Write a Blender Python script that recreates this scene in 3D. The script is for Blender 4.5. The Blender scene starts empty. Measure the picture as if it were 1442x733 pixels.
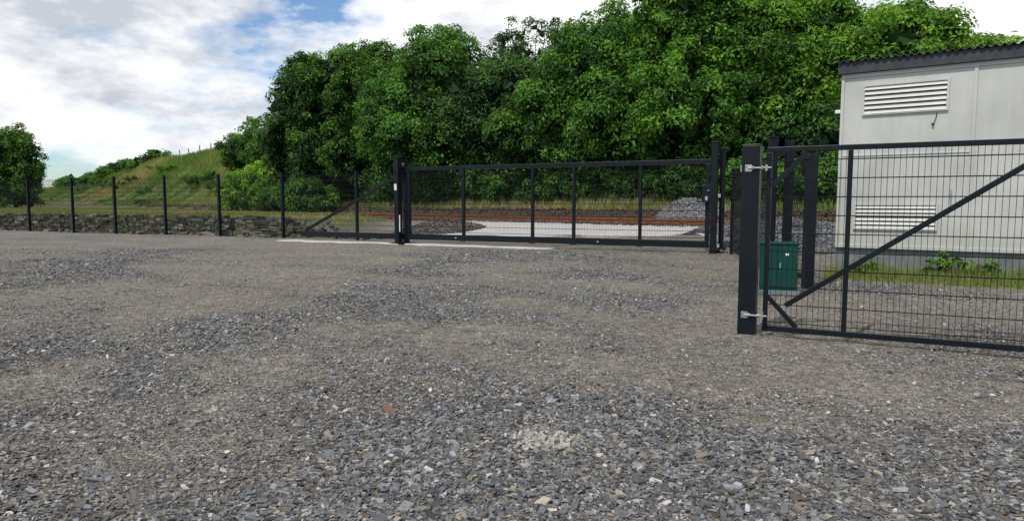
import bpy, math, numpy as np
from mathutils import Vector
rng = np.random.default_rng(7)
sc = bpy.context.scene
COL = sc.collection

# ------------------------------------------------------------------ helpers
def smooth(x, a, b):
    t = np.clip((np.asarray(x, float)-a)/(b-a), 0, 1)
    return t*t*(3-2*t)
def _h(ix, iy, s):
    v = np.sin(ix*127.1+iy*311.7+s*74.7)*43758.5453
    return v-np.floor(v)
def vnoise(x, y, s=0):
    x = np.asarray(x, float); y = np.asarray(y, float)
    ix = np.floor(x); iy = np.floor(y); fx = x-ix; fy = y-iy
    fx = fx*fx*(3-2*fx); fy = fy*fy*(3-2*fy)
    a = _h(ix, iy, s); b = _h(ix+1, iy, s); c = _h(ix, iy+1, s); d = _h(ix+1, iy+1, s)
    return (a*(1-fx)+b*fx)*(1-fy)+(c*(1-fx)+d*fx)*fy
def fbm(x, y, s=0, o=4):
    r = 0; a = .5; t = 0
    for i in range(o):
        r = r+a*vnoise(x*2**i, y*2**i, s+i*3); t += a; a *= .5
    return r/t

def make_mesh(name, V, F, mats=(), colors=None, smooth_sh=False, fmat=None):
    """V (n,3); F (m,k) array or list of lists"""
    me = bpy.data.meshes.new(name)
    if isinstance(F, np.ndarray):
        V = np.asarray(V, np.float32); m, k = F.shape
        me.vertices.add(len(V)); me.vertices.foreach_set('co', V.ravel())
        me.loops.add(m*k); me.loops.foreach_set('vertex_index', F.astype(np.int32).ravel())
        me.polygons.add(m)
        me.polygons.foreach_set('loop_start', (np.arange(m)*k).astype(np.int32))
        me.polygons.foreach_set('loop_total', np.full(m, k, np.int32))
        me.update(calc_edges=True)
    else:
        me.from_pydata([tuple(v) for v in V], [], F); me.update()
    if colors is not None:
        at = me.color_attributes.new('col', 'FLOAT_COLOR', 'POINT')
        c = np.ones((len(V), 4), np.float32); c[:, :colors.shape[1]] = colors
        at.data.foreach_set('color', c.ravel())
    for mt in mats: me.materials.append(mt)
    if fmat is not None: me.polygons.foreach_set('material_index', np.asarray(fmat, np.int32))
    me.polygons.foreach_set('use_smooth', np.full(len(me.polygons), bool(smooth_sh)))
    ob = bpy.data.objects.new(name, me); COL.objects.link(ob)
    return ob

def group(name, parts, loc=(0, 0, 0)):
    e = bpy.data.objects.new(name, None); COL.objects.link(e); e.location = loc
    e.empty_display_size = .3
    for p in parts:
        p.parent = e
        p.location = p.location-Vector(loc)
    return e

class Acc:
    def __init__(s): s.V = []; s.F = []
    def box(s, c, ax, ay, az, dx, dy, dz):
        c, ax, ay, az = map(Vector, (c, ax, ay, az)); n = len(s.V)
        for i in (-1, 1):
            for j in (-1, 1):
                for k in (-1, 1):
                    s.V.append(c+ax*(i*dx/2)+ay*(j*dy/2)+az*(k*dz/2))
        for f in ((0, 1, 3, 2), (4, 6, 7, 5), (0, 4, 5, 1), (2, 3, 7, 6), (0, 2, 6, 4), (1, 5, 7, 3)):
            s.F.append([n+q for q in f])
    def beam(s, p0, p1, w, h, up=(0, 0, 1), ext=0):
        p0 = Vector(p0); p1 = Vector(p1); d = (p1-p0); L = d.length; d.normalize()
        up = Vector(up)
        if abs(d.dot(up)) > .99: up = Vector((1, 0, 0))
        side = d.cross(up).normalized(); u2 = side.cross(d).normalized()
        s.box((p0+p1)/2, d, side, u2, L+ext, w, h)
    def tube(s, p0, p1, r0, r1=None, n=6, cap=True):
        r1 = r0 if r1 is None else r1
        p0 = Vector(p0); p1 = Vector(p1); d = (p1-p0).normalized()
        a = d.orthogonal().normalized(); b = d.cross(a); k = len(s.V)
        for p, r in ((p0, r0), (p1, r1)):
            for i in range(n):
                t = 2*math.pi*i/n; s.V.append(p+a*(r*math.cos(t))+b*(r*math.sin(t)))
        for i in range(n):
            j = (i+1) % n; s.F.append([k+i, k+j, k+n+j, k+n+i])
        if cap:
            s.F.append([k+i for i in range(n)][::-1]); s.F.append([k+n+i for i in range(n)])
    def obj(s, name, mat, bevel=0, sm=False):
        o = make_mesh(name, s.V, s.F, [mat], smooth_sh=sm)
        if bevel:
            m = o.modifiers.new('bev', 'BEVEL'); m.width = bevel; m.segments = 2; m.limit_method = 'ANGLE'
        return o

# ------------------------------------------------------------------ materials
def newmat(name):
    m = bpy.data.materials.new(name); m.use_nodes = True
    nt = m.node_tree; b = nt.nodes['Principled BSDF']
    return m, nt, b
def N(nt, t, **kw):
    n = nt.nodes.new(t)
    for k, v in kw.items(): setattr(n, k, v)
    return n
def noise(nt, vec, scale, detail=4, rough=.55, dim=None):
    n = N(nt, 'ShaderNodeTexNoise'); n.inputs['Scale'].default_value = scale
    n.inputs['Detail'].default_value = detail; n.inputs['Roughness'].default_value = rough
    if vec is not None: nt.links.new(vec, n.inputs['Vector'])
    return n
def ramp(nt, fac, stops):
    r = N(nt, 'ShaderNodeValToRGB'); e = r.color_ramp.elements
    while len(e) < len(stops): e.new(.5)
    for el, (p, c) in zip(e, stops):
        el.position = p; el.color = (c[0], c[1], c[2], 1) if hasattr(c, '__len__') else (c, c, c, 1)
    nt.links.new(fac, r.inputs[0]); return r
def mixc(nt, fac, a, b, mode='MIX'):
    m = N(nt, 'ShaderNodeMix', data_type='RGBA', blend_type=mode)
    for s, v in ((0, fac), (6, a), (7, b)):
        if isinstance(v, bpy.types.NodeSocket): nt.links.new(v, m.inputs[s])
        elif s == 0: m.inputs[0].default_value = v
        else: m.inputs[s].default_value = (*v, 1)
    return m.outputs[2]
def math_(nt, op, a, b=None, c=None, clamp=False):
    m = N(nt, 'ShaderNodeMath', operation=op, use_clamp=clamp)
    for i, v in enumerate((a, b, c)):
        if v is None: continue
        if isinstance(v, bpy.types.NodeSocket): nt.links.new(v, m.inputs[i])
        else: m.inputs[i].default_value = v
    return m.outputs[0]
def bump(nt, h, strength, dist, b):
    n = N(nt, 'ShaderNodeBump'); n.inputs['Strength'].default_value = strength
    n.inputs['Distance'].default_value = dist; nt.links.new(h, n.inputs['Height'])
    nt.links.new(n.outputs[0], b.inputs['Normal']); return n
def coords(nt): return N(nt, 'ShaderNodeTexCoord').outputs['Object']

def simple(name, c1, c2, scale=4, rough=.6, bumpd=0, bs=30, metallic=0, spec=.5):
    m, nt, b = newmat(name); v = coords(nt)
    n = noise(nt, v, scale, 4, .6)
    r = ramp(nt, n.outputs[0], [(.3, c1), (.7, c2)])
    nt.links.new(r.outputs[0], b.inputs['Base Color'])
    rr = ramp(nt, n.outputs[0], [(.3, min(1, rough*1.15)), (.7, rough*.85)])
    nt.links.new(rr.outputs[0], b.inputs['Roughness'])
    b.inputs['Metallic'].default_value = metallic
    b.inputs['Specular IOR Level'].default_value = spec
    if bumpd:
        n2 = noise(nt, v, bs, 4); bump(nt, n2.outputs[0], .6, bumpd, b)
    return m
M_steel = simple('black_powder_coat', (.0035, .006, .0095), (.008, .012, .017), 3, .38, .0006, 60, spec=.22)
M_wire = simple('black_wire', (.006, .008, .009), (.010, .012, .013), 5, .5, spec=.2)
M_galv = simple('galvanised_steel', (.35, .36, .37), (.55, .56, .57), 20, .35, metallic=.8)
M_white = simple('white_plastic', (.6, .6, .6), (.75, .75, .73), 10, .5)
M_green = simple('green_cabinet_paint', (.002, .035, .03), (.005, .055, .046), 3, .45, .001, 40, spec=.25)
M_rust = simple('rusty_rail', (.11, .042, .02), (.24, .10, .05), 6, .85, .004, 30, spec=.2)
M_sleeper = simple('sleeper', (.04, .03, .022), (.09, .068, .05), 3, .9, .01, 20)
M_roof = simple('dark_roof', (.018, .022, .027), (.04, .046, .052), 4, .7, .002, 40)
M_bark = simple('bark', (.05, .04, .03), (.12, .10, .075), 5, .95, .03, 12)
M_post = simple('weathered_timber', (.16, .14, .11), (.28, .25, .2), 8, .9)
M_plinth = simple('plinth_block', (.11, .125, .13), (.19, .205, .21), 3, .9, .006, 30)
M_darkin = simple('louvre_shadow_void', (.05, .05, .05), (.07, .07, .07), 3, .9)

def m_kiosk():
    m, nt, b = newmat('kiosk_white_grp'); v = coords(nt)
    mp = N(nt, 'ShaderNodeMapping'); mp.inputs['Scale'].default_value = (6, 6, .5); nt.links.new(v, mp.inputs[0])
    n = noise(nt, mp.outputs[0], 1.5, 6, .65); n2 = noise(nt, v, 1.2, 5)
    c = mixc(nt, n.outputs[0], (.42, .43, .395), (.55, .555, .515))
    r = ramp(nt, n2.outputs[0], [(.35, .84), (.65, 1.0)])
    c = mixc(nt, 1.0, c, r.outputs[0], 'MULTIPLY')
    sx = N(nt, 'ShaderNodeSeparateXYZ'); nt.links.new(v, sx.inputs[0])
    low = N(nt, 'ShaderNodeMapRange'); nt.links.new(sx.outputs[2], low.inputs[0])
    low.inputs[1].default_value = .5; low.inputs[2].default_value = 1.5; low.inputs[3].default_value = .6; low.inputs[4].default_value = 0
    f = math_(nt, 'MULTIPLY', low.outputs[0], n.outputs[0])
    c = mixc(nt, f, c, (.28, .29, .22))
    nt.links.new(c, b.inputs['Base Color']); b.inputs['Roughness'].default_value = .5
    n3 = noise(nt, v, 2.2, 3); bump(nt, n3.outputs[0], .25, .02, b)
    return m
M_kiosk = m_kiosk()

def m_attr(name, rough=.8, transl=0, bumpd=0, bs=60, nvar=.25, spec=.3):
    m, nt, b = newmat(name)
    a = N(nt, 'ShaderNodeAttribute'); a.attribute_name = 'col'
    c = a.outputs['Color']
    if nvar:
        v = coords(nt)
        n = noise(nt, v, 40, 2)
        r = ramp(nt, n.outputs[0], [(.3, 1-nvar), (.7, 1.0)])
        c = mixc(nt, 1.0, a.outputs['Color'], r.outputs[0], 'MULTIPLY')
    nt.links.new(c, b.inputs['Base Color']); b.inputs['Roughness'].default_value = rough
    b.inputs['Specular IOR Level'].default_value = spec
    if bumpd:
        n2 = noise(nt, v, bs, 4); bump(nt, n2.outputs[0], .7, bumpd, b)
    if transl:
        t = N(nt, 'ShaderNodeBsdfTranslucent')
        c2 = mixc(nt, 1.0, c, (1.5, 1.5, .5), 'MULTIPLY')
        nt.links.new(c2, t.inputs[0])
        ms = N(nt, 'ShaderNodeMixShader'); ms.inputs[0].default_value = transl
        nt.links.new(b.outputs[0], ms.inputs[1]); nt.links.new(t.outputs[0], ms.inputs[2])
        nt.links.new(ms.outputs[0], nt.nodes['Material Output'].inputs[0])
    return m
M_leaf = m_attr('leaf', .55, .28, spec=.22, nvar=0)
M_grass = m_attr('grass_blade', .7, .3, spec=.2, nvar=0)
M_stone = m_attr('slate_chip', .8, 0, 0, 120, .3, spec=.25)
M_rubble = m_attr('rubble_stone', .92, 0, .02, 14, .45, spec=.2)

def m_concrete():
    m, nt, b = newmat('pale_concrete'); v = coords(nt)
    n = noise(nt, v, .8, 6, .65); n2 = noise(nt, v, 9, 5, .7)
    c = mixc(nt, n.outputs[0], (.34, .325, .31), (.50, .48, .46))
    r = ramp(nt, n2.outputs[0], [(.3, .72), (.6, 1.0)])
    c = mixc(nt, 1., c, r.outputs[0], 'MULTIPLY')
    nt.links.new(c, b.inputs['Base Color']); b.inputs['Roughness'].default_value = .9
    bump(nt, n2.outputs[0], .5, .01, b); return m
M_conc = m_concrete()

def m_ground():
    m, nt, b = newmat('ground_gravel_and_grass'); v = coords(nt); L = nt.links.new
    at = N(nt, 'ShaderNodeAttribute'); at.attribute_name = 'col'
    sp = N(nt, 'ShaderNodeSeparateColor'); L(at.outputs['Color'], sp.inputs[0])
    grass, stony, dark = sp.outputs[0], sp.outputs[1], sp.outputs[2]
    nw = noise(nt, v, 12, 2)
    wv = N(nt, 'ShaderNodeVectorMath', operation='MULTIPLY_ADD'); L(nw.outputs['Color'], wv.inputs[0])
    wv.inputs[1].default_value = (.03, .03, .03); L(v, wv.inputs[2])
    def vor(scale):
        q = N(nt, 'ShaderNodeTexVoronoi'); q.inputs['Scale'].default_value = scale; L(wv.outputs[0], q.inputs['Vector']); return q
    v1, v2, v3 = vor(38), vor(80), vor(14)
    def val(q):
        s = N(nt, 'ShaderNodeSeparateColor'); L(q.outputs['Color'], s.inputs[0]); return s.outputs[0]
    blue = ramp(nt, val(v1), [(0, (.055, .058, .06)), (.5, (.145, .147, .148)), (.85, (.24, .24, .235)), (1, (.40, .39, .37))])
    brown = ramp(nt, val(v2), [(0, (.10, .085, .068)), (.5, (.225, .198, .163)), (.9, (.325, .292, .245)), (1, (.46, .43, .37))])
    n1 = noise(nt, v, 2.6, 6, .7)
    f = math_(nt, 'ADD', stony, math_(nt, 'MULTIPLY', math_(nt, 'SUBTRACT', n1.outputs[0], .5), 1.8))
    f = math_(nt, 'ADD', f, math_(nt, 'MULTIPLY', math_(nt, 'SUBTRACT', val(v3), .5), .6), clamp=True)
    gc = mixc(nt, f, brown.outputs[0], blue.outputs[0])
    sp3 = ramp(nt, val(v3), [(0, .62), (.35, .95), (.8, 1.08), (1, 1.45)])
    gc = mixc(nt, .75, gc, mixc(nt, 1., gc, sp3.outputs[0], 'MULTIPLY'))
    n4 = noise(nt, v, 7, 6, .75)
    r4 = ramp(nt, n4.outputs[0], [(.32, .55), (.5, 1), (.7, 1.25)])
    gc = mixc(nt, 1., gc, r4.outputs[0], 'MULTIPLY')
    n5 = noise(nt, v, .45, 5, .6)
    r5 = ramp(nt, n5.outputs[0], [(.3, .80), (.7, 1.12)])
    gc = mixc(nt, 1., gc, r5.outputs[0], 'MULTIPLY')
    gc = mixc(nt, dark, gc, (.055, .038, .027))
    ng = noise(nt, v, .35, 6, .65)
    gr = ramp(nt, ng.outputs[0], [(.3, (.06, .10, .022)), (.5, (.11, .16, .04)), (.72, (.22, .20, .09))])
    ng2 = noise(nt, v, 5, 5, .7)
    gr2 = mixc(nt, 1., gr.outputs[0], ramp(nt, ng2.outputs[0], [(.3, .5), (.65, 1.1)]).outputs[0], 'MULTIPLY')
    c = mixc(nt, grass, gc, gr2)
    L(c, b.inputs['Base Color']); b.inputs['Roughness'].default_value = .92; b.inputs['Specular IOR Level'].default_value = .15
    h = math_(nt, 'MULTIPLY', v1.outputs['Distance'], -1.0)
    h = math_(nt, 'ADD', h, math_(nt, 'MULTIPLY', v2.outputs['Distance'], -.5))
    h = math_(nt, 'ADD', h, math_(nt, 'MULTIPLY', n4.outputs[0], 1.4))
    bump(nt, h, 1.0, .028, b)
    return m
M_ground = m_ground()

# ------------------------------------------------------------------ site geometry (metres)
def td(x, y): return (x+6.4)*.69+(y-43)*.72
def te(x, y): return (x+6.4)*.72-(y-43)*.69
def from_ed(e, d):
    return -6.4+e*.724+d*.694, 43-e*.694+d*.724
def fence_f(x, y): return (x+9.7)*.405+(y-28.6)*.914
def ruts(x, y):
    out = 0
    for (c0, k, w) in ((1.2, .035, .16), (2.9, .035, .16), (-1.6, .02, .15), (.2, .02, .15), (4.8, .05, .18), (6.4, .05, .18)):
        xc = c0-.62*(y-5)-k*(y-5)**2*.35
        out = out+np.exp(-((x-xc)/(w*(1+.04*y)))**2)*smooth(vnoise(y*.5, c0, 6), .25, .6)
    return np.clip(out, 0, 1)
def height(x, y):
    x = np.asarray(x, float); y = np.asarray(y, float)
    d = td(x, y); e = te(x, y); f = fence_f(x, y)
    zr = .5*smooth(d, -9, -2)
    wl = 1-smooth(x, -8.8, -6.2)
    zl = .8*smooth(f, .72, 1.15)*(1-smooth(d, -6, -2))+.5*smooth(d, -6, -2)
    z = zr*(1-wl)+np.maximum(zl, 0)*wl
    z = z+.60*smooth(d, 2.9, 4.0)
    H = 2.6+6.0*(1-smooth(e, -36, -14))-1.2*smooth(-e, 50, 85)-3.2*smooth(-e, 85, 135)-2.6*smooth(-e, 135, 220)
    bank = smooth(d, 4.2, 17)**.85
    z = z+bank*H+smooth(d, 4.4, 7)*(fbm(x*.18, y*.18, 5)-.5)*1.5
    yard = 1-smooth(d, -9, -5)
    und = (fbm(x*.35, y*.35, 11, 3)-.5)*.08*smooth(np.hypot(x, y), 2, 6)+(fbm(x*1.7, y*1.7, 17, 3)-.5)*.04
    und = und-.022*ruts(x, y)*smooth(y, 3.5, 5)*(1-smooth(y, 18, 24))
    z = z+yard*und*(1-wl*smooth(f, .3, .8))
    return z
def yard_stony(x, y):
    a, b_ = .80, -.60
    s = x*a+y*b_; t = x*-b_+y*a
    s2 = s+1.1*np.sin(t*.35)
    r = fbm(s2*.28+3, t*.75, 31, 4)
    n = fbm(x*.5, y*.5, 43, 4)
    q = .42+2.2*(r-.5)+2.4*(n-.5)+.9*(fbm(x*2.2, y*2.2, 91, 3)-.5)
    q = q+.50*np.exp(-((x-.1)**2/2.6+(y-4.2)**2/3.0))-.45*smooth(x/np.maximum(y, 1), .10, .38)*smooth(y, 3.8, 5)
    q = q+.50*np.exp(-((x+2.7)**2/5+(y-6.8)**2/6))-.30*smooth(y, 9, 14)-.4*np.exp(-((x+2.6)**2/1.5+(y-4.0)**2/.6))
    q = q+.34*ruts(x, y)
    return np.clip(q, 0, 1)

def axis(a0, a1, step, lo, hi, g=1.13):
    L = list(np.arange(a0, a1+1e-6, step)); s = step; x = a1
    while x < hi: s *= g; x += s; L.append(x)
    s = step; x = a0; pre = []
    while x > lo: s *= g; x -= s; pre.append(x)
    return np.array(pre[::-1]+L)
def build_ground():
    xs = axis(-30, 16, .2, -700, 700, 1.09)
    ys = np.concatenate([axis(1, 18, .14, -60, 18), axis(18.2, 42, .24, 18.2, 1100, 1.09)])
    ys = np.unique(np.round(ys, 4))
    X, Y = np.meshgrid(xs, ys); Z = height(X, Y)
    nx, ny = len(xs), len(ys)
    V = np.stack([X, Y, Z], -1).reshape(-1, 3)
    i = np.arange(ny-1)[:, None]*nx+np.arange(nx-1)[None]
    F = np.stack([i, i+1, i+nx+1, i+nx], -1).reshape(-1, 4)
    x, y = V[:, 0], V[:, 1]; d = td(x, y); f = fence_f(x, y); wl = 1-smooth(x, -8.8, -6.2)
    g = smooth(d, 3.9, 4.5)
    g = np.maximum(g, wl*smooth(f, .9, 1.3)*(1-smooth(d, -3.2, -2.2))*(.75+.25*vnoise(x*.7, y*.7, 4)))
    g = np.maximum(g, np.exp(-(((x-8.3)*.82-(y-12.7)*.57)**2/5+((x-8.0)*.57+(y-12.8)*.82)**2/.25))*.8)
    g = np.clip(g+.25*(vnoise(x*1.3, y*1.3, 9)-.5)*(g > .05), 0, 1)
    dark = smooth(d, -3.2, -1.6)*(1-smooth(d, 3.9, 4.4))*.9
    C = np.stack([g, yard_stony(x, y)*.8+.05, dark], -1)
    return make_mesh('gravel_ground', V, F, [M_ground], C, True)
build_ground()

# ------------------------------------------------------------------ loose stones
def stones(name, x, y, z, size, col, seed=1, flat=.38, sink=.25):
    r = np.random.default_rng(seed); n = len(x)
    base = np.array([[-1, -1, -1], [1, -1, -1], [1, 1, -1], [-1, 1, -1], [-1, -1, 1], [1, -1, 1], [1, 1, 1], [-1, 1, 1]], float)*.5
    P = base[None]+r.uniform(-.24, .24, (n, 8, 3))
    dims = np.stack([size*r.uniform(.9, 1.6, n), size*r.uniform(.5, 1., n), size*flat*r.uniform(.5, 1.4, n)], -1)
    P = P*dims[:, None]
    yaw = r.uniform(0, 2*np.pi, n); tx = r.normal(0, .32, n); ty = r.normal(0, .32, n)
    def rot(P, a, i, j):
        c, s = np.cos(a)[:, None], np.sin(a)[:, None]; A = P[..., i]*c-P[..., j]*s; B = P[..., i]*s+P[..., j]*c
        P = P.copy(); P[..., i] = A; P[..., j] = B; return P
    P = rot(P, tx, 1, 2); P = rot(P, ty, 0, 2); P = rot(P, yaw, 0, 1)
    P = P+np.stack([x, y, z+dims[:, 2]*(.5-sink)], -1)[:, None]
    fb = np.array([[0, 3, 2, 1], [4, 5, 6, 7], [0, 1, 5, 4], [1, 2, 6, 5], [2, 3, 7, 6], [3, 0, 4, 7]])
    F = (np.arange(n)[:, None, None]*8+fb[None]).reshape(-1, 4)
    C = np.repeat(col, 8, axis=0)
    return make_mesh(name, P.reshape(-1, 3), F, [M_stone], C)
def stone_cols(n, st, r):
    v = np.exp(r.normal(math.log(.142), .46, n)).clip(.032, .42)
    tint = r.uniform(0, 1, n)
    blue = np.stack([v*.97, v*1.0, v*1.04], -1); br = np.stack([v*1.18, v*1.04, v*.88], -1)*1.15
    k = (tint > (.10+.56*st))[:, None]
    return np.where(k, br, blue)
n = 470000
yy = rng.uniform(2.4, 22, n); dens = yy*np.where(yy < 5, 1, (5/yy)**1.6)
keep = rng.uniform(0, dens.max(), n) < dens; yy = yy[keep]; n = len(yy)
xx = rng.uniform(-1, 1, n)*(yy*.84+.6)
st = yard_stony(xx, yy)
keep = rng.uniform(0, 1, n) < .24+.9*st; xx, yy, st = xx[keep], yy[keep], st[keep]; n = len(xx)
sz = np.exp(rng.normal(math.log(.0140), .40, n)).clip(.006, .048)*(.60+.52*st)*(1+.35*smooth(yy, 7, 18))
zz = height(xx, yy)+rng.uniform(0, .006, n)*st
stones('gravel_stones', xx, yy, zz, sz, stone_cols(n, st, rng), 3)
print('stones', n)

m_ = 260
px = rng.normal(.21, .09, m_); py = rng.normal(4.12, .10, m_)
v = rng.uniform(.22, .42, m_)
stones('pale_rubble_patch', px, py, height(px, py)+.006, rng.uniform(.008, .04, m_), np.stack([v, v*.94, v*.83], -1), 5)
stones('brown_rock', np.array([-.88]), np.array([4.72]), height([-.88], [4.72]), np.array([.085]), np.array([[.17, .10, .07]]), 8, .5, .1)

# ------------------------------------------------------------------ steelwork
GD = Vector((.899, -.438, 0)); GN = Vector((-.438, -.899, 0))
Gp = Vector((-4.0, 24.65, 0))
def gp(s, z, off=0): return Gp+GD*s+GN*off+Vector((0, 0, z))
def wires(acc, P, D, s0, s1, z0, z1, sv=.05, sh=.2, r=.0028, off=Vector((0, 0, 0)), n=4, fold=None):
    s = s0+sv/2
    while s < s1:
        p = P+D*s+off
        acc.tube((p.x, p.y, z0), (p.x, p.y, z1), r, n=n, cap=False); s += sv
    z = z0+.05
    nn = D.cross(Vector((0, 0, 1)))
    while z < z1:
        for sg in (-1, 1):
            a = P+D*s0+off+nn*(r*2*sg); b = P+D*s1+off+nn*(r*2*sg)
            acc.tube((a.x, a.y, z+sg*r), (b.x, b.y, z+sg*r), r*1.25, n=n, cap=False)
        z += sh
fr = Acc()
fr.beam(gp(-4.75, .27), gp(10.9, .27), .16, .20)
fr.beam(gp(.0, 2.70), gp(10.95, 2.70), .10, .13)
for s in (2.58, 5.21, 6.66, 8.83): fr.beam(gp(s, .372), gp(s, 2.633), .12, .09, GD)
fr.beam(gp(.32, .372), gp(.32, 2.633), .12, .09, GD)
fr.beam(gp(10.85, .372), gp(10.85, 2.633), .12, .12, GD)
fr.beam(gp(-4.62, .41), gp(.20, 2.62), .10, .10)
fr.beam(gp(-4.79, .20), gp(-4.79, .36), .14, .05, GD)
for s in (2.58, 5.21, 6.66, 8.83, -1.6): fr.box(gp(s, .18, .06), GD, GN, (0, 0, 1), .22, .06, .06)
leaf = fr.obj('gate_frame', M_steel, .008)
w = Acc(); wires(w, Gp, GD, .40, 10.8, .40, 2.62, r=.0042)
wm = w.obj('gate_mesh_infill', M_wire)
s_ = Acc()
for s in (2.3, 7.5): s_.box(gp(s, .27, .084), GD, GN, (0, 0, 1), .05, .006, .025)
stk = s_.obj('labels', M_white)
ssc = Acc()
for q in range(50):
    s0 = .6+q*.205; ssc.beam(gp(s0, 2.775), gp(s0+.1, 2.775), .012, .03)
rack = ssc.obj('top_rack', M_steel)
group('sliding_cantilever_gate', [leaf, wm, stk, rack], tuple(Gp))
a = Acc()
for off in (.24, -.24):
    a.beam(gp(0, 0, off), gp(0, 3.08 if off > 0 else 3.0, off), .26 if off > 0 else .16, .18, GD)
a.beam(gp(0, 3.0, -.33), gp(0, 3.0, .1), .12, .10)
a.box(gp(0, 3.095, .24), GD, GN, (0, 0, 1), .24, .30, .03)
a.box(gp(0, .02, 0), GD, GN, (0, 0, 1), .7, .9, .04)
p1 = a.obj('posts', M_steel, .008)
a = Acc(); a.box(gp(-.02, 2.05, .374), GD, GN, (0, 0, 1), .10, .01, .22); a.box(gp(.14, .75, .36), GD, GN, (0, 0, 1), .03, .03, .6)
p2 = a.obj('photocell_and_label', M_white)
a = Acc(); a.tube(gp(0, 2.88, -.12), gp(0, 2.88, .12), .05, n=12)
p3 = a.obj('guide_roller', M_galv)
group('gate_guide_post', [p1, p2, p3], tuple(gp(0, 0)))
a = Acc()
a.beam(gp(11.05, 0, .14), gp(11.05, 3.22, .14), .16, .18, GD)
a.beam(gp(11.22, 0, -.20), gp(11.22, 3.10, -.20), .14, .14, GD)
a.beam(gp(11.1, 3.05, -.26), gp(11.1, 3.05, .08), .10, .10)
for z in (.7, 1.5, 2.3): a.box(gp(10.95, z, 0), GD, GN, (0, 0, 1), .16, .22, .05)
a.box(gp(11.05, 3.235, .14), GD, GN, (0, 0, 1), .21, .19, .025)
a.box(gp(10.84, 1.75, .14), GD, GN, (0, 0, 1), .26, .12, .50)
a.beam(gp(10.58, 1.70, .13), gp(10.58, 1.98, .13), .03, .03)
a.beam(gp(10.58, 1.98, .13), gp(10.72, 1.98, .13), .03, .03)
a.beam(gp(10.58, 1.52, .13), gp(10.72, 1.52, .13), .03, .03); a.beam(gp(10.58, 1.52, .13), gp(10.58, 1.70, .13), .03, .03)
p1 = a.obj('posts_and_lock_box', M_steel, .006)
a = Acc(); a.box(gp(10.84, 1.62, .205), GD, GN, (0, 0, 1), .07, .012, .12); a.tube(gp(10.9, 1.85, .18), gp(10.9, 1.85, .26), .02, n=10)
for z in (.25, 1.7): a.box(gp(11.2, z, .16), GD, GN, (0, 0, 1), .07, .05, .10)
p2 = a.obj('lock_fittings', M_galv)
group('gate_catch_post', [p1, p2], tuple(gp(11.05, 0)))
def drape(name, quad, nx, ny, lift, mat, ragged=0):
    q = [Vector((*p, 0)) for p in quad]; V = []; F = []
    for j in range(ny+1):
        for i in range(nx+1):
            u, t = i/nx, j/ny
            p = q[0]*(1-u)*(1-t)+q[1]*u*(1-t)+q[2]*u*t+q[3]*(1-u)*t
            e = ragged if (j in (0, ny) or i in (0, nx)) else 0
            x = p.x+e*(float(vnoise(p.x*1.3, p.y*1.3, 77))-.5); y = p.y+e*(float(vnoise(p.x*1.3, p.y*1.3, 78))-.5)
            V.append((x, y, float(height(x, y))+lift))
    for j in range(ny):
        for i in range(nx):
            k = j*(nx+1)+i; F.append([k, k+1, k+nx+2, k+nx+1])
    o = make_mesh(name, V, F, [mat], smooth_sh=True)
    m = o.modifiers.new('s', 'SOLIDIFY'); m.thickness = .12; m.offset = -1
    return o
A = gp(-5.6, 0, .60); B = gp(6.0, 0, .42); C = gp(6.1, 0, -.45); D = gp(-5.4, 0, -.35)
drape('gate_foundation_strip', [A[:2], B[:2], C[:2], D[:2]], 50, 3, .035, M_conc, .30)
drape('concrete_slab', [(-3.3, 29.6), (7.4, 23.3), (12.4, 27.0), (-2.4, 37.6)], 30, 20, .045, M_conc, .8)

FD = Vector((-.914, .405, 0)); FP = Vector((-6.2, 27.05, 0))
def fence(name, P, D, posts, H, r=.003, pw=.08, wtop=None):
    pa = Acc(); wa = Acc()
    for s in posts:
        p = P+D*s; z = float(height(p.x, p.y))
        pa.beam((p.x, p.y, z-.2), (p.x, p.y, H+.04), pw, pw*.75, D)
        pa.box((p.x, p.y, H+.047), D, D.cross(Vector((0, 0, 1))), (0, 0, 1), pw*.9, pw*1.1, .012)
    nn = D.cross(Vector((0, 0, 1)))*.05
    for i in range(len(posts)-1):
        wires(wa, P, D, posts[i]+.03, posts[i+1]-.03, .14, wtop or H, r=r, off=nn)
    ob = [pa.obj('posts', M_steel, .005), wa.obj('mesh_panels', M_wire)]
    return group(name, ob, tuple(P))
fence('mesh_fence', FP, FD, [-2.3, 0, 3.82, 7.45, 10.85, 14.3, 17.45, 21.0, 24.5, 28.0], 2.70, r=.0038, pw=.12)
Q0 = Vector((6.35, 19.55, 0)); Q1 = Vector((5.1, 13.15, 0)); QD = (Q1-Q0).normalized(); QL = (Q1-Q0).length
fence('mesh_fence', Q0, QD, [0.1, QL*.5, QL-.12], 2.42)
a = Acc()
a.beam((4.98, 13.0, 0), (4.98, 13.0, 2.72), .14, .14); a.beam((5.24, 12.86, 0), (5.24, 12.86, 2.66), .14, .14)
a.box((4.98, 13, 2.735), (1, 0, 0), (0, 1, 0), (0, 0, 1), .17, .17, .02)
a.beam((5.22, 11.85, 0), (5.22, 11.85, 2.33), .16, .16)
a.beam((4.98, 13.0, 2.42), (5.24, 12.86, 2.42), .08, .08)
a.beam((5.24, 12.78, 2.22), (5.22, 11.93, 2.22), .06, .08); a.beam((5.24, 12.78, .18), (5.22, 11.93, .18), .06, .08)
c1 = a.obj('posts', M_steel, .006)
w = Acc(); wires(w, Vector((5.24, 12.8, 0)), Vector((-.02, -.88, 0)).normalized(), 0, .85, .22, 2.18); c2 = w.obj('mesh_panel', M_wire)
group('pedestrian_gate_frame', [c1, c2], (5.1, 12.5, 0))

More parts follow.
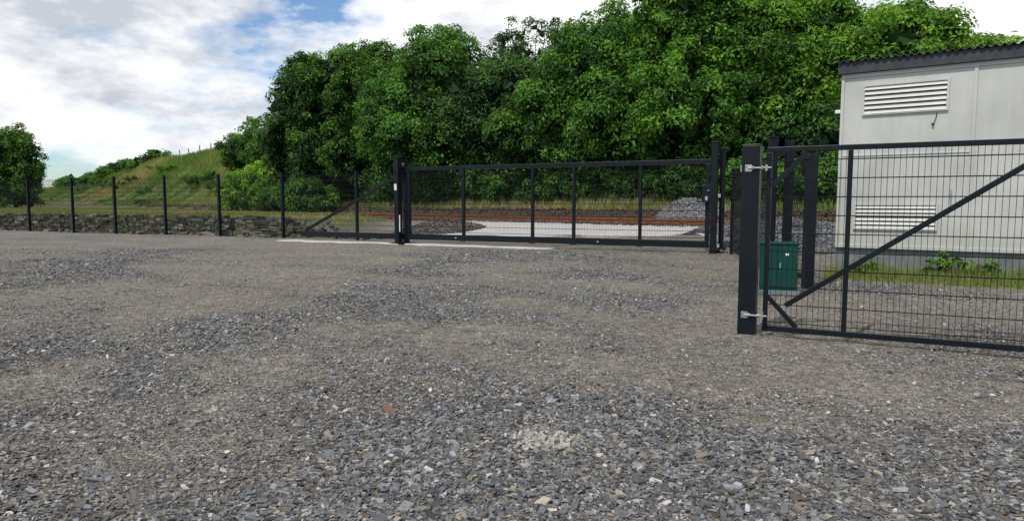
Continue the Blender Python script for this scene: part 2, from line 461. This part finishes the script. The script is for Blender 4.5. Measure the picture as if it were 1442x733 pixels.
# ---- near swing gate
SP = Vector((2.69, 7.63, 0)); SD = Vector((1.77, -.92, 0)).normalized(); SN = Vector((-SD.y, SD.x, 0))
def sp(s, z, o=0): return SP+SD*s+SN*o+Vector((0, 0, z))
a = Acc(); a.beam(sp(0, -.1), sp(0, 2.13), .19, .19, SD); a.box(sp(0, 2.137), SD, SN, (0, 0, 1), .20, .20, .014)
hp = a.obj('post', M_steel, .008)
a = Acc()
for z in (.24, 1.88):
    a.box(sp(-.105, z), SD, SN, (0, 0, 1), .014, .10, .07)
    a.tube(sp(-.02, z, -.115), sp(.22, z, -.115), .010, n=10)
    a.box(sp(-.02, z, -.10), SD, SN, (0, 0, 1), .07, .012, .075)
    a.tube(sp(.02, z, -.115), sp(.04, z, -.115), .021, n=6); a.tube(sp(.12, z, -.115), sp(.14, z, -.115), .021, n=6)
    a.tube(sp(-.045, z+.022, -.10), sp(-.045, z+.022, -.118), .010, n=6); a.tube(sp(-.045, z-.022, -.10), sp(-.045, z-.022, -.118), .010, n=6)
    a.box(sp(.17, z, -.07), SD, SN, (0, 0, 1), .022, .11, .065)
hh = a.obj('hinge_bolts', M_galv)
group('gate_hinge_post', [hp, hh], tuple(SP))
a = Acc(); L = 3.9; s0 = .19; zt, zb = 2.08, .09
a.beam(sp(s0-.03, zt), sp(L, zt), .05, .055); a.beam(sp(s0-.03, zb), sp(L, zb), .05, .06)
for s in (s0, .99, 2.78, L-.03): a.beam(sp(s, zb+.03), sp(s, zt-.028), .05, .05, SD)
a.beam(sp(.40, .36), sp(2.72, 2.02), .044, .055)
a.beam(sp(.20, .46), sp(.52, .12), .044, .05)
a.beam(sp(.22, 1.68), sp(.58, 2.05), .044, .05)
sf = a.obj('gate_frame', M_steel, .005)
w = Acc(); wires(w, SP, SD, s0+.02, L-.05, zb+.02, zt-.02, sv=.055, sh=.2, r=.0026, n=6, off=SN*.03)
sw = w.obj('gate_mesh_infill', M_wire)
group('swing_gate', [sf, sw], tuple(sp(s0, 0)))

# green cabinet
a = Acc(); cd = Vector((.93, -.37, 0)).normalized(); cn = Vector((-cd.y, cd.x, 0)); cc = Vector((4.42, 11.15, 0))
def cp(s, z, o): return cc+cd*s+cn*o+Vector((0, 0, z))
a.box(cp(0, .44, 0), cd, cn, (0, 0, 1), .58, .34, .76); a.box(cp(0, .835, 0), cd, cn, (0, 0, 1), .62, .38, .03)
a.box(cp(-.135, .45, -.175), cd, cn, (0, 0, 1), .255, .014, .68); a.box(cp(.135, .45, -.175), cd, cn, (0, 0, 1), .255, .014, .68)
for k in range(4): a.box(cp(-.13, .66-.03*k, -.184), cd, cn, (0, 0, 1), .16, .008, .010)
g1 = a.obj('cabinet_body', M_green, .006)
a = Acc(); a.box(cp(0, .03, 0), cd, cn, (0, 0, 1), .66, .42, .07); g2 = a.obj('base', M_plinth, .005)
a = Acc(); a.box(cp(.03, .48, -.19), cd, cn, (0, 0, 1), .02, .02, .09); g3 = a.obj('handle', M_galv)
a = Acc(); a.box(cp(.13, .66, -.1835), cd, cn, (0, 0, 1), .05, .004, .035); g4 = a.obj('label', M_white)
group('green_utility_cabinet', [g1, g2, g3, g4], tuple(cc))

# ---- white kiosk
KP = Vector((6.68, 13.9, 0)); KD = Vector((.82, -.57, 0)).normalized(); KN = Vector((-KD.y, KD.x, 0))
W, DP = 3.7, 3.4; zb, zt = .58, 4.07
def kp(s, z, o=0): return KP+KD*s+KN*o+Vector((0, 0, z))
a = Acc(); a.box(kp(W/2, (zb+zt)/2, DP/2), KD, KN, (0, 0, 1), W, DP, zt-zb)
for s in (.02, 2.24, W-.02): a.beam(kp(s, zb+.01, -.012), kp(s, zt-.01, -.012), .03, .06, KD)
a.beam(kp(.02, zt-.05, -.014), kp(W-.02, zt-.05, -.014), .03, .08)
a.beam(kp(.02, zb+.04, -.014), kp(W-.02, zb+.04, -.014), .03, .07)
a.beam(kp(.06, 2.44, -.006), kp(2.2, 2.44, -.006), .02, .03)
k = 0
while .12+k*.085 < 2.15:
    s = .12+k*.085; a.beam(kp(s, 1.62, -.003), kp(s, 2.40, -.003), .008, .03, KD); k += 1
body = a.obj('walls', M_kiosk, .01)
a = Acc(); a.box(kp(W/2, .25, DP/2+.03), KD, KN, (0, 0, 1), W+.02, DP-.02, .655); pl = a.obj('plinth', M_plinth, .01)
V = []; F = []; nw = 260
for j, o in enumerate((-.16, DP+.16)):
    for i in range(nw+1):
        s = -.10+(W+.2)*i/nw; z = zt+.235+.024*math.sin(2*math.pi*s/.13)+(.0 if j == 0 else .12)
        V.append(kp(s, z, o))
for i in range(nw): F.append([i, i+1, nw+2+i, nw+1+i])
rf = make_mesh('corrugated_roof', V, F, [M_roof], smooth_sh=True); m = rf.modifiers.new('s', 'SOLIDIFY'); m.thickness = .012
a = Acc(); a.box(kp(W/2, zt+.10, -.09), KD, KN, (0, 0, 1), W+.14, .03, .22)
a.box(kp(-.055, zt+.10, DP/2), KD, KN, (0, 0, 1), .03, DP+.1, .22); a.box(kp(W+.055, zt+.10, DP/2), KD, KN, (0, 0, 1), .03, DP+.1, .22)
fa = a.obj('fascia', M_roof, .004)
lo = Acc(); vo = Acc()
def louvre(s0, s1, z0, z1, nsl, split=None):
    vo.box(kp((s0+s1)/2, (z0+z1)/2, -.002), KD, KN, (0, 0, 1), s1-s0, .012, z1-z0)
    t = .035
    for z in (z0, z1): lo.beam(kp(s0-t, z, -.02), kp(s1+t, z, -.02), .045, t)
    for s in (s0-t/2, s1+t/2): lo.beam(kp(s, z0+t/2, -.02), kp(s, z1-t/2, -.02), .045, t, KD)
    hz = (z1-z0)/nsl
    for i in range(nsl):
        z = z0+(i+.5)*hz
        tl = (KN*.50+Vector((0, 0, 1))*.86).normalized()
        lo.box(kp((s0+s1)/2, z, -.024), KD, KD.cross(tl), tl, s1-s0-.004, .006, hz*1.02)
louvre(.42, 1.80, 3.24, 3.80, 6); louvre(.34, 1.72, .98, 1.46, 6)
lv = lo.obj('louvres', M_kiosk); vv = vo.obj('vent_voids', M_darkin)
a = Acc(); a.tube(kp(1.60, 2.98, -.01), kp(1.60, 2.98, -.05), .022, n=12)
pts = [kp(1.61, 2.99, -.03), kp(1.64, 3.08, -.03), kp(1.66, 3.19, -.02)]
for p, q in zip(pts, pts[1:]): a.tube(p, q, .006, n=6)
cb = a.obj('door_catch_cable', M_steel)
a = Acc(); a.box(kp(-.06, 3.34, .08), KD, KN, (0, 0, 1), .12, .12, .07); lp = a.obj('side_lamp', M_white, .01)
a = Acc()
a.tube(kp(1.95, 1.55, -.06), kp(1.95, 1.75, -.06), .012, n=8)
a.box(kp(1.95, 1.65, -.025), KD, KN, (0, 0, 1), .03, .05, .03)
hd = a.obj('door_handle', M_galv)
group('white_equipment_kiosk', [body, pl, rf, fa, lv, vv, cb, lp, hd], tuple(KP))

# ------------------------------------------------------------------ railway track
a = Acc(); b = Acc()
for dd in (0.0, 1.5):
    for e0 in range(-200, 60, 4):
        x0, y0 = from_ed(e0, dd); x1, y1 = from_ed(e0+4, dd)
        a.beam((x0, y0, .72), (x1, y1, .72), .08, .06); a.beam((x0, y0, .64), (x1, y1, .64), .02, .12); a.beam((x0, y0, .575), (x1, y1, .575), .14, .02)
e0 = -150
while e0 < 50:
    x0, y0 = from_ed(e0, -.5); x1, y1 = from_ed(e0+float(rng.normal(0, .03)), 2.0); b.beam((x0, y0, .50), (x1, y1, .50), .25, .13); e0 += .75
group('railway_track', [a.obj('rails', M_rust), b.obj('sleepers', M_sleeper)], (-6.4, 43, .5))
nb = 26000
be = rng.uniform(-60, 45, nb); bd = rng.uniform(-2.6, 4.1, nb); bx, by = from_ed(be, bd)
v = rng.uniform(.035, .12, nb)
stones('track_ballast', bx, by, height(bx, by)+.02, rng.uniform(.05, .12, nb), np.stack([v*1.3, v*.95, v*.72], -1), 9, .6)

def heap(name, cx, cy, r, h, n, c0, c1, tint, sx=1., size=(.03, .10)):
    cx_, cy_ = cx, cy
    u = rng.uniform(0, 1, n)**.5; t = rng.uniform(0, 2*np.pi, n)
    x = cx_+u*r*sx*np.cos(t); y = cy_+u*r*np.sin(t)
    hh = h*(1-u)**.8*(.7+.6*vnoise(x*1.2, y*1.2, 3))
    z = height(x, y)+hh
    v = rng.uniform(c0, c1, n)
    st_ = stones('loose_stones', x, y, z, rng.uniform(*size, n), v[:, None]*np.array(tint)[None], 21, .7)
    V = [(cx_, cy_, float(height(cx_, cy_))+h*.9)]; F = []
    rings = 6; ns = 28
    for i in range(1, rings+1):
        for j in range(ns):
            tt = 2*math.pi*j/ns; uu = i/rings
            X = cx_+uu*r*sx*math.cos(tt); Y = cy_+uu*r*math.sin(tt)
            V.append((X, Y, float(height(X, Y))-.02+h*(1-uu)**.8*(.7+.6*float(vnoise(X*1.2, Y*1.2, 3)))))
    for j in range(ns): F.append([0, 1+j, 1+(j+1) % ns])
    for i in range(rings-1):
        for j in range(ns):
            p = 1+i*ns; F.append([p+j, p+ns+j, p+ns+(j+1) % ns, p+(j+1) % ns])
    core = make_mesh('core', V, F, [M_plinth], smooth_sh=True)
    group(name, [st_, core], (cx, cy, 0))
heap('gravel_heap', 8.9, 33.6, 1.6, .7, 2600, .12, .3, (1, 1, 1.02), 1.2)
heap('gravel_heap', -3.4, 31.5, 2.0, .45, 2500, .06, .16, (1.05, 1, .92), 1.1)
heap('gravel_heap', 8.6, 20.5, 1.9, .35, 3000, .08, .22, (.97, 1, 1.04), 1.4)
heap('gravel_heap', 9.8, 24.6, 2.3, .45, 3000, .06, .2, (.97, 1, 1.04), 1.4)

# ------------------------------------------------------------------ rubble wall
def rubble_wall():
    FN = Vector((.405, .914, 0)); base = Vector((-9.7, 28.6, 0))
    V = []; C = []; r = np.random.default_rng(12)
    bx_ = np.array([[-1, -1, -1], [1, -1, -1], [1, 1, -1], [-1, 1, -1], [-1, -1, 1], [1, -1, 1], [1, 1, 1], [-1, 1, 1]])*.5
    def stone(s, f, z, l, w_, h):
        P = bx_*np.array([l, w_, h])+r.uniform(-.5, .5, (8, 3))*np.array([.05, .05, .035])
        o = base+FD*s+FN*f
        a_ = r.normal(0, .04)
        for p in P:
            px_ = p[0]*math.cos(a_)-p[2]*math.sin(a_); pz = p[0]*math.sin(a_)+p[2]*math.cos(a_)
            q = o+FD*px_+FN*p[1]; V.append((q.x, q.y, z+pz))
        v = float(np.exp(r.normal(math.log(.15), .45))); g = r.uniform(0, 1)
        c = np.array([v*1.08, v, v*.82]) if g > .3 else np.array([v*.85, v*.98, v*.5])
        C.extend([c]*8)
    for row in range(7):
        s = -1.6-r.uniform(0, .3)
        while s < 27:
            l = r.uniform(.16, .5); Hs = .84+.05*math.sin(s*1.3)+.06*math.sin(s*3.1)-.45*max(0, 1-(s+1.6)/2.6)
            z = .06+row*.128
            if z < Hs:
                hh = r.uniform(.10, .15)
                stone(s+l/2, .66+r.normal(0, .025), z+r.normal(0, .01), l*.96, .26, hh)
                if row > 3: stone(s+l/2, .98+r.normal(0, .03), z, l*.96, .34, hh)
            s += l
    F = (np.arange(len(V)//8)[:, None, None]*8+np.array([[0, 3, 2, 1], [4, 5, 6, 7], [0, 1, 5, 4], [1, 2, 6, 5], [2, 3, 7, 6], [3, 0, 4, 7]])[None]).reshape(-1, 4)
    so = make_mesh('stones', np.array(V), F, [M_rubble], np.array(C))
    a = Acc(); p = base+FD*0.2+FN*.80; q = base+FD*26.5+FN*.80
    a.beam((p.x, p.y, .33), (q.x, q.y, .33), .30, .80); core = a.obj('core', M_sleeper)
    n = 260; s = r.uniform(-4.5, 26, n); f = r.uniform(.1, .5, n)+(s < -1)*r.uniform(0, .8, n)
    X = base.x+FD.x*s+FN.x*f; Y = base.y+FD.y*s+FN.y*f; v = r.uniform(.06, .2, n)
    fs = stones('fallen_stones', X, Y, height(X, Y), r.uniform(.05, .28, n), np.stack([v*1.05, v, v*.88], -1), 4, .6, .2)
    group('rubble_stone_wall', [so, core, fs], tuple(base))
rubble_wall()

# ------------------------------------------------------------------ vegetation
def leaf_quads(P, Nrm, size, r, droop=.3, asp=.5):
    n = len(P)
    Nrm = Nrm/np.linalg.norm(Nrm, axis=1, keepdims=True)
    t = r.normal(0, 1, (n, 3)); t[:, 2] -= droop*2
    t = t-Nrm*np.sum(t*Nrm, 1, keepdims=True); t /= np.linalg.norm(t, axis=1, keepdims=True)+1e-9
    b = np.cross(Nrm, t); s = size[:, None]
    v0 = P; v1 = P+t*s*.5+b*s*asp*.5+Nrm*s*.10; v2 = P+t*s-Nrm*s*.12; v3 = P+t*s*.5-b*s*asp*.5+Nrm*s*.10
    return np.stack([v0, v1, v2, v3], 1).reshape(-1, 3)
def foliage(lobes, n_cl, per, ls, r, c_dark, c_light, crad=(.45, .95), fill=2000, view=(0, -1, .2), fillr=.8, flat=.75, zmin=None):
    lobes = np.array(lobes, float); w_ = lobes[:, 3]*lobes[:, 5]+lobes[:, 4]*lobes[:, 5]; w_ /= w_.sum()
    idx = r.choice(len(lobes), n_cl*3, p=w_); d = r.normal(0, 1, (n_cl*3, 3)); d /= np.linalg.norm(d, axis=1, keepdims=True)
    vv_ = np.array(view)/np.linalg.norm(view)
    keepp = np.where(d@vv_ < -.25, .4, 1.0)*np.where(d[:, 2] < -.6, .5, 1)
    rad = r.uniform(.70, 1.14, n_cl*3)
    c = lobes[idx, :3]+d*lobes[idx, 3:]*rad[:, None]
    q = ((c[:, None, :]-lobes[None, :, :3])/lobes[None, :, 3:]); ins = (np.sum(q*q, -1) < .42).any(1)
    ok = (~ins) & (r.uniform(0, 1, len(c)) < keepp)
    if zmin is not None: ok &= c[:, 2] > zmin
    c = c[ok][:n_cl]; dd_ = d[ok][:n_cl]; m_ = len(c)
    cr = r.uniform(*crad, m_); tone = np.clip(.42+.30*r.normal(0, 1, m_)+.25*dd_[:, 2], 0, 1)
    k = r.poisson(per*(cr/np.mean(crad))**2, m_).clip(8, per*3); ci = np.repeat(np.arange(m_), k); n = len(ci)
    u = r.normal(0, 1, (n, 3))+dd_[ci]*.55+np.array([0, 0, .35]); u /= np.linalg.norm(u, axis=1, keepdims=True)
    rr = r.uniform(.35, 1.0, n)**.6*(1+.35*(r.uniform(0, 1, n) < .08))
    P = c[ci]+u*(cr[ci]*rr)[:, None]*np.array([1, 1, flat])
    Nn = u+r.normal(0, .45, (n, 3))+np.array([0, 0, .55])
    sz_ = r.uniform(.65, 1.3, n)*ls
    V1 = leaf_quads(P, Nn, sz_, r)
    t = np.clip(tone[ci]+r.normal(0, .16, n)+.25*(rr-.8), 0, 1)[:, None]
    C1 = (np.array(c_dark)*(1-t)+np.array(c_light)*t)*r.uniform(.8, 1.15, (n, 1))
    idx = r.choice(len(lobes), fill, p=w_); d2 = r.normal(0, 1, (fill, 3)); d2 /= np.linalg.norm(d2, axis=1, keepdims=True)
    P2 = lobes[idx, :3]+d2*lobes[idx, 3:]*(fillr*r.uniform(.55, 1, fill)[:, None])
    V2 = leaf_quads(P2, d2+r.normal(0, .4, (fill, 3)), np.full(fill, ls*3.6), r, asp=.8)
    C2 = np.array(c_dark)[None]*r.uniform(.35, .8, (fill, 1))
    V = np.concatenate([V1, V2]); C_ = np.repeat(np.concatenate([C1, C2]), 4, axis=0)
    F = np.arange(len(V)).reshape(-1, 4)
    return V, F, C_
def limb(acc, p0, p1, r0, r1, r, n=5):
    p0 = np.array(p0, float); p1 = np.array(p1, float); prev = p0; L_ = np.linalg.norm(p1-p0)
    for i in range(1, n+1):
        t = i/n; q = p0*(1-t)+p1*t+(r.normal(0, .035, 3)*L_ if i < n else 0)
        acc.tube(prev, q, r0+(r1-r0)*(i-1)/n, r0+(r1-r0)*i/n, n=7); prev = q
def tree(name, x, y, top, R, seed, cd, cl, n_cl=420, per=95, ls=.27, crad=(.45, .95), bot=None, fill=2400, nl=9, trunk_r=.28, fillr=.8):
    r = np.random.default_rng(seed); z0 = float(height(x, y)); bot = z0+.8 if bot is None else bot
    H = top-bot; lobes = []
    for i in range(nl):
        t = (i+.3)/nl; zc = bot+H*(.10+.72*t); prof = math.sin(min(1, .30+.62*t*1.1)*math.pi*.93)**.6
        ang = i*2.4+r.uniform(-.5, .5); off = R*.52*prof*r.uniform(.7, 1.15)
        rr = R*r.uniform(.40, .58)*(.75+.3*prof)
        lobes.append((x+off*math.cos(ang), y+off*math.sin(ang)*.8, zc, rr, rr, min(rr*1.0, H*.22)+.3))
    lobes.append((x+r.uniform(-.6, .6), y, top-R*.42, R*.45, R*.45, R*.42)); lobes.append((x, y, bot+H*.45, R*.66, R*.6, H*.40))
    for _ in range(8):
        b_ = lobes[r.integers(0, nl)]; dv = r.normal(0, 1, 3); dv[2] = abs(dv[2])*.8; dv[1] = -abs(dv[1])*.6; dv /= np.linalg.norm(dv)
        q = R*r.uniform(.14, .24); lobes.append((b_[0]+dv[0]*b_[3]*1.05, b_[1]+dv[1]*b_[4]*1.05, min(b_[2]+dv[2]*b_[5]*1.1, top-q*.6), q, q, q))
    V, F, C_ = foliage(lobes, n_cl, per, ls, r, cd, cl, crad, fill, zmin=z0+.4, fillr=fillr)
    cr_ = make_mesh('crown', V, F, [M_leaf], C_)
    a = Acc(); limb(a, (x, y, z0-.3), (x, y, bot+H*.55), trunk_r, trunk_r*.5, r, 6)
    for lb in lobes:
        s = r.uniform(.15, .5); limb(a, (x, y, z0+(bot+H*.55-z0)*s), lb[:3], trunk_r*.38, .03, r, 4)
        for _ in range(3):
            dv = r.normal(0, 1, 3); dv[2] = abs(dv[2]); dv *= .85/np.linalg.norm(dv)
            limb(a, lb[:3], (lb[0]+dv[0]*lb[3], lb[1]+dv[1]*lb[4], lb[2]+dv[2]*lb[5]), .04, .012, r, 3)
    tk = a.obj('trunk_and_limbs', M_bark, sm=True)
    group(name, [cr_, tk], (x, y, z0))
G_dark = (.024, .070, .016); G_light = (.13, .29, .04)
B_dark = (.030, .092, .014); B_light = (.20, .39, .04)
D_dark = (.016, .046, .016); D_light = (.06, .14, .035)
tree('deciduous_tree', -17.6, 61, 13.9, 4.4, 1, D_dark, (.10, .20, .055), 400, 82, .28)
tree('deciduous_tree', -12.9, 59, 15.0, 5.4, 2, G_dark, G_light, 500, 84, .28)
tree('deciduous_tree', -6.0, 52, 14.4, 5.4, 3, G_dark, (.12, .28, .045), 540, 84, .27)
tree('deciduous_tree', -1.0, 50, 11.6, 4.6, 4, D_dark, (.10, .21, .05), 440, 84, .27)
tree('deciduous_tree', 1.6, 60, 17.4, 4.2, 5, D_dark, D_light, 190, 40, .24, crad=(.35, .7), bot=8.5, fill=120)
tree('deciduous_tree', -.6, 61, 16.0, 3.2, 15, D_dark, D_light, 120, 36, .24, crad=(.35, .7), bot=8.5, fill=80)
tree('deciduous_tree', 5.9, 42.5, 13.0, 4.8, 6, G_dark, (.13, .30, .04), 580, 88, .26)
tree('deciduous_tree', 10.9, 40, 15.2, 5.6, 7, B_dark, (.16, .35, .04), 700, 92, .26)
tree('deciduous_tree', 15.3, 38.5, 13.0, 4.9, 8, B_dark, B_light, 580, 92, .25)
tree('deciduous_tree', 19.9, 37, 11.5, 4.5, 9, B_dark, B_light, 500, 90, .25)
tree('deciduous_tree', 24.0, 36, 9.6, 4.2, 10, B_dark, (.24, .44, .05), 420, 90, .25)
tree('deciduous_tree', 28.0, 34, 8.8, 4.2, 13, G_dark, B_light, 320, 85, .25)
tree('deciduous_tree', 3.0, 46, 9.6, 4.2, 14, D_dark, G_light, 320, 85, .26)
tree('deciduous_tree', -58.5, 80, 10.2, 3.2, 11, G_dark, (.14, .29, .045), 230, 65, .3, fill=600)
tree('deciduous_tree', -70, 88, 9.0, 3.8, 12, G_dark, (.14, .29, .045), 200, 55, .34, fill=600)

def bush_mass(name, pts, seed, cd, cl, n_cl, per, ls, crad=(.3, .6), fill=1000):
    r = np.random.default_rng(seed); lobes = []
    for (x, y, R, h) in pts:
        z = float(height(x, y)); lobes.append((x, y, z+h*.42, R, R, h*.58))
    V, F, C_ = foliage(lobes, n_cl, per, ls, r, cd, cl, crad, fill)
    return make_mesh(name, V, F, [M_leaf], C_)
r_ = np.random.default_rng(55)
pts = []
for e in np.arange(-24, 46, 1.5):
    d = 7.0+r_.uniform(-.7, .7); x, y = from_ed(e, d); pts.append((x, y, r_.uniform(1.2, 1.8), r_.uniform(1.2, 2.2)))
bush_mass('ivy_undergrowth', pts, 61, (.03, .085, .016), (.12, .27, .04), 1200, 56, .2, fill=3200)
pts = []
for e in np.arange(-24, 46, 1.8):
    d = 9.0+r_.uniform(-.7, .7); x, y = from_ed(e, d); pts.append((x, y, r_.uniform(1.5, 2.4), r_.uniform(2.4, 4.0)))
bush_mass('hedge_shrubs', pts, 62, D_dark, (.07, .17, .03), 1000, 60, .24, (.4, .8), 3200)
def at_px(k, D, R, h): return (k*D, D, R, h)
bush_mass('shrub', [at_px(-.375, 64, 2.6, 4.0), at_px(-.40, 67, 2.2, 3.6), at_px(-.352, 62, 2.4, 4.6)], 63, B_dark, (.26, .46, .05), 260, 75, .26, (.35, .7))
bush_mass('shrub', [at_px(-.36, 78, 3.2, 5.0), at_px(-.39, 82, 2.6, 3.6), at_px(-.335, 72, 3.0, 5.5)], 64, D_dark, G_light, 260, 75, .3, (.4, .8))
bush_mass('shrub', [at_px(-.325, 58, 2.0, 2.6), at_px(-.30, 55, 2.0, 2.8), at_px(-.35, 60, 1.8, 2.2), at_px(-.39, 63, 1.6, 1.8)], 68, G_dark, G_light, 240, 60, .24, (.35, .6))
pts = []
for e in np.arange(-150, -92, 3.0):
    x, y = from_ed(e, 15+r_.uniform(-1.5, 2)); pts.append((x, y, r_.uniform(1.4, 2.4), r_.uniform(.8, 2.4)))
bush_mass('hedgerow', pts, 65, D_dark, G_light, 420, 45, .42, (.5, .9), 900)
pts = []
for e in np.arange(-120, -30, 4.0):
    x, y = from_ed(e+r_.uniform(-3, 3), r_.uniform(5.5, 14)); pts.append((x, y, r_.uniform(.9, 3.0), r_.uniform(.3, .7)))
bush_mass('bramble_patch', pts, 66, G_dark, (.16, .29, .05), 420, 36, .24, (.3, .5), 200)
pts = [(-56-i*5.0, 72+i*3+r_.uniform(-2, 2), 3.0, r_.uniform(1.5, 3)) for i in range(6)]
bush_mass('boundary_hedge', pts[1:], 67, D_dark, G_light, 220, 50, .36, (.5, 1.0), 700)

def blades(name, x, y, h, wdt, col, per, r):
    n = len(x); X = np.repeat(x, per)+r.normal(0, .10, n*per)*np.repeat(h, per)*2; Y = np.repeat(y, per)+r.normal(0, .10, n*per)*np.repeat(h, per)*2
    Hh = np.repeat(h, per)*r.uniform(.5, 1.2, n*per); Wd = np.repeat(wdt, per); Z = height(X, Y)-.02; an = r.uniform(0, np.pi, n*per)
    lx = r.normal(0, .28, n*per)*Hh; ly = r.normal(0, .28, n*per)*Hh
    cx, sx = np.cos(an)*Wd, np.sin(an)*Wd
    V = np.stack([np.stack([X-cx, Y-sx, Z], -1), np.stack([X+cx, Y+sx, Z], -1), np.stack([X+lx+cx*.2, Y+ly+sx*.2, Z+Hh], -1)], 1).reshape(-1, 3)
    C_ = np.repeat(np.repeat(col, per, axis=0)*r.uniform(.75, 1.2, (n*per, 1)), 3, axis=0)
    return make_mesh(name, V, np.arange(len(V)).reshape(-1, 3), [M_grass], C_)
def gcol(x, y, r, bias=0.):
    t = np.clip(fbm(x*.12, y*.12, 71, 5)*2.4-.88+bias+r.normal(0, .14, len(x)), 0, 1)[:, None]
    return np.array([.12, .205, .04])*(1-t)+np.array([.37, .31, .15])*t
n = 52000; e = -170+r_.uniform(0, 1, n)**.75*215; d = r_.uniform(4.0, 19, n); x, y = from_ed(e, d)
kp_ = (e < -12) | (d < 7.0); x, y, e = x[kp_], y[kp_], e[kp_]
sc_ = 1+smooth(-e, 20, 140)*.8
blades('bank_grass', x, y, r_.uniform(.25, .6, len(x))*sc_, .022*sc_*1.3, gcol(x, y, r_), 4, r_)
n = 42000; x = r_.uniform(-75, -5, n); y = r_.uniform(27, 100, n); k_ = (fence_f(x, y) > 1.15) & (td(x, y) < -2.4) & (x < -7.5)
x, y = x[k_], y[k_]; blades('verge_grass', x, y, r_.uniform(.10, .26, len(x)), np.full(len(x), .02), gcol(x, y, r_, .15), 4, r_)
n = 900; s = r_.uniform(-4, 26, n); f = r_.uniform(.25, .6, n); x = -9.7+FD.x*s+.405*f; y = 28.6+FD.y*s+.914*f
k_ = vnoise(s*.7, s*0, 5) > .45; x, y = x[k_], y[k_]; blades('wall_foot_weeds', x, y, r_.uniform(.08, .3, len(x)), np.full(len(x), .012), gcol(x, y, r_, -.1), 4, r_)
n = 2200; s = r_.uniform(-.1, 4.2, n); o = -np.abs(r_.normal(0, .42, n))-.05
x = KP.x+KD.x*s+KN.x*o; y = KP.y+KD.y*s+KN.y*o
hh = r_.uniform(.10, .42, n)*np.exp(-(o/.7)**2)*(1+.6*(vnoise(s*2.2, s*0, 3)-.3))
blades('kiosk_weeds', x, y, hh, np.full(n, .008), gcol(x, y, r_, -.35)*np.array([1, 1.15, .9])*.85, 5, r_)
lob = [(KP.x+KD.x*s-KN.x*.22, KP.y+KD.y*s-KN.y*.22, .2, .14, .15, h) for s, h in ((.55, .3), (.7, .18), (1.7, .22), (1.85, .3), (2.0, .24), (2.2, .3), (2.6, .26))]
V, F, C_ = foliage(lob, 60, 22, .06, r_, (.06, .14, .02), (.20, .38, .06), (.06, .12), 80)
make_mesh('nettle_plants', V, F, [M_leaf], C_)

a = Acc(); prev = None
for e in np.arange(-120, -40, 4.0):
    x, y = from_ed(e, 15.5); z = float(height(x, y)); t_ = float(r_.normal(0, .05))
    a.beam((x, y, z-.2), (x+t_, y, z+1.35), .12, .12)
    if prev:
        for hz in (.6, 1.1): a.tube((prev[0], prev[1], prev[2]+hz), (x, y, z+hz), .012, n=3)
    prev = (x, y, z)
group('post_and_wire_fence', [a.obj('posts_and_wire', M_post)], (-40, 90, 8))

# ------------------------------------------------------------------ sky, sun, camera
EL = math.radians(56); sun_to = Vector((-.42, -.50, 0)).normalized()*math.cos(EL)+Vector((0, 0, math.sin(EL)))
wd = bpy.data.worlds.new('World'); sc.world = wd; wd.use_nodes = True; nt = wd.node_tree; nt.nodes.clear()
out = N(nt, 'ShaderNodeOutputWorld'); bg = N(nt, 'ShaderNodeBackground'); bg.inputs[1].default_value = .1
nt.links.new(bg.outputs[0], out.inputs[0])
sky = N(nt, 'ShaderNodeTexSky'); sky.sky_type = 'NISHITA'; sky.sun_disc = False; sky.sun_elevation = EL
sky.sun_rotation = math.atan2(sun_to.x, sun_to.y); sky.air_density = 1.0; sky.dust_density = .5; sky.ozone_density = 2.0
tc = N(nt, 'ShaderNodeTexCoord')
def wmap(loc, scl):
    m = N(nt, 'ShaderNodeMapping'); m.inputs['Location'].default_value = loc; m.inputs['Scale'].default_value = scl
    nt.links.new(tc.outputs['Generated'], m.inputs[0]); return m.outputs[0]
n1 = noise(nt, wmap((3.1, .4, .7), (1, 1, 2.6)), 2.3, 7, .58)
n2 = noise(nt, wmap((.3, 1.4, 5.2), (1, 1, 2.4)), 4.8, 6, .6)
mask = ramp(nt, n1.outputs[0], [(.437, 0), (.47, .5), (.52, 1)])
shade = ramp(nt, n2.outputs[0], [(.36, (5.9, 6.3, 7.0)), (.45, (8.8, 9.0, 9.4)), (.54, (11.2, 11.2, 11.2))])
skyb = mixc(nt, 1., sky.outputs[0], (1.15, 1.3, 1.45), 'MULTIPLY')
c = mixc(nt, mask.outputs[0], skyb, shade.outputs[0]); nt.links.new(c, bg.inputs[0])

sl = bpy.data.lights.new('sun', 'SUN'); sl.energy = 3.4; sl.angle = math.radians(.8); sl.color = (1, .955, .89)
so = bpy.data.objects.new('sun', sl); COL.objects.link(so); so.rotation_euler = sun_to.to_track_quat('Z', 'Y').to_euler(); so.location = (0, 0, 30)

cam = bpy.data.cameras.new('camera'); co = bpy.data.objects.new('camera', cam); COL.objects.link(co)
cam.lens = 23.72; cam.sensor_width = 36; cam.clip_end = 3000; cam.clip_start = .05
co.location = (0, 0, 1.5); co.rotation_euler = (math.radians(90-4.9), 0, 0); sc.camera = co
sc.view_settings.view_transform = 'Standard'; sc.view_settings.look = 'None'; sc.view_settings.exposure = 0
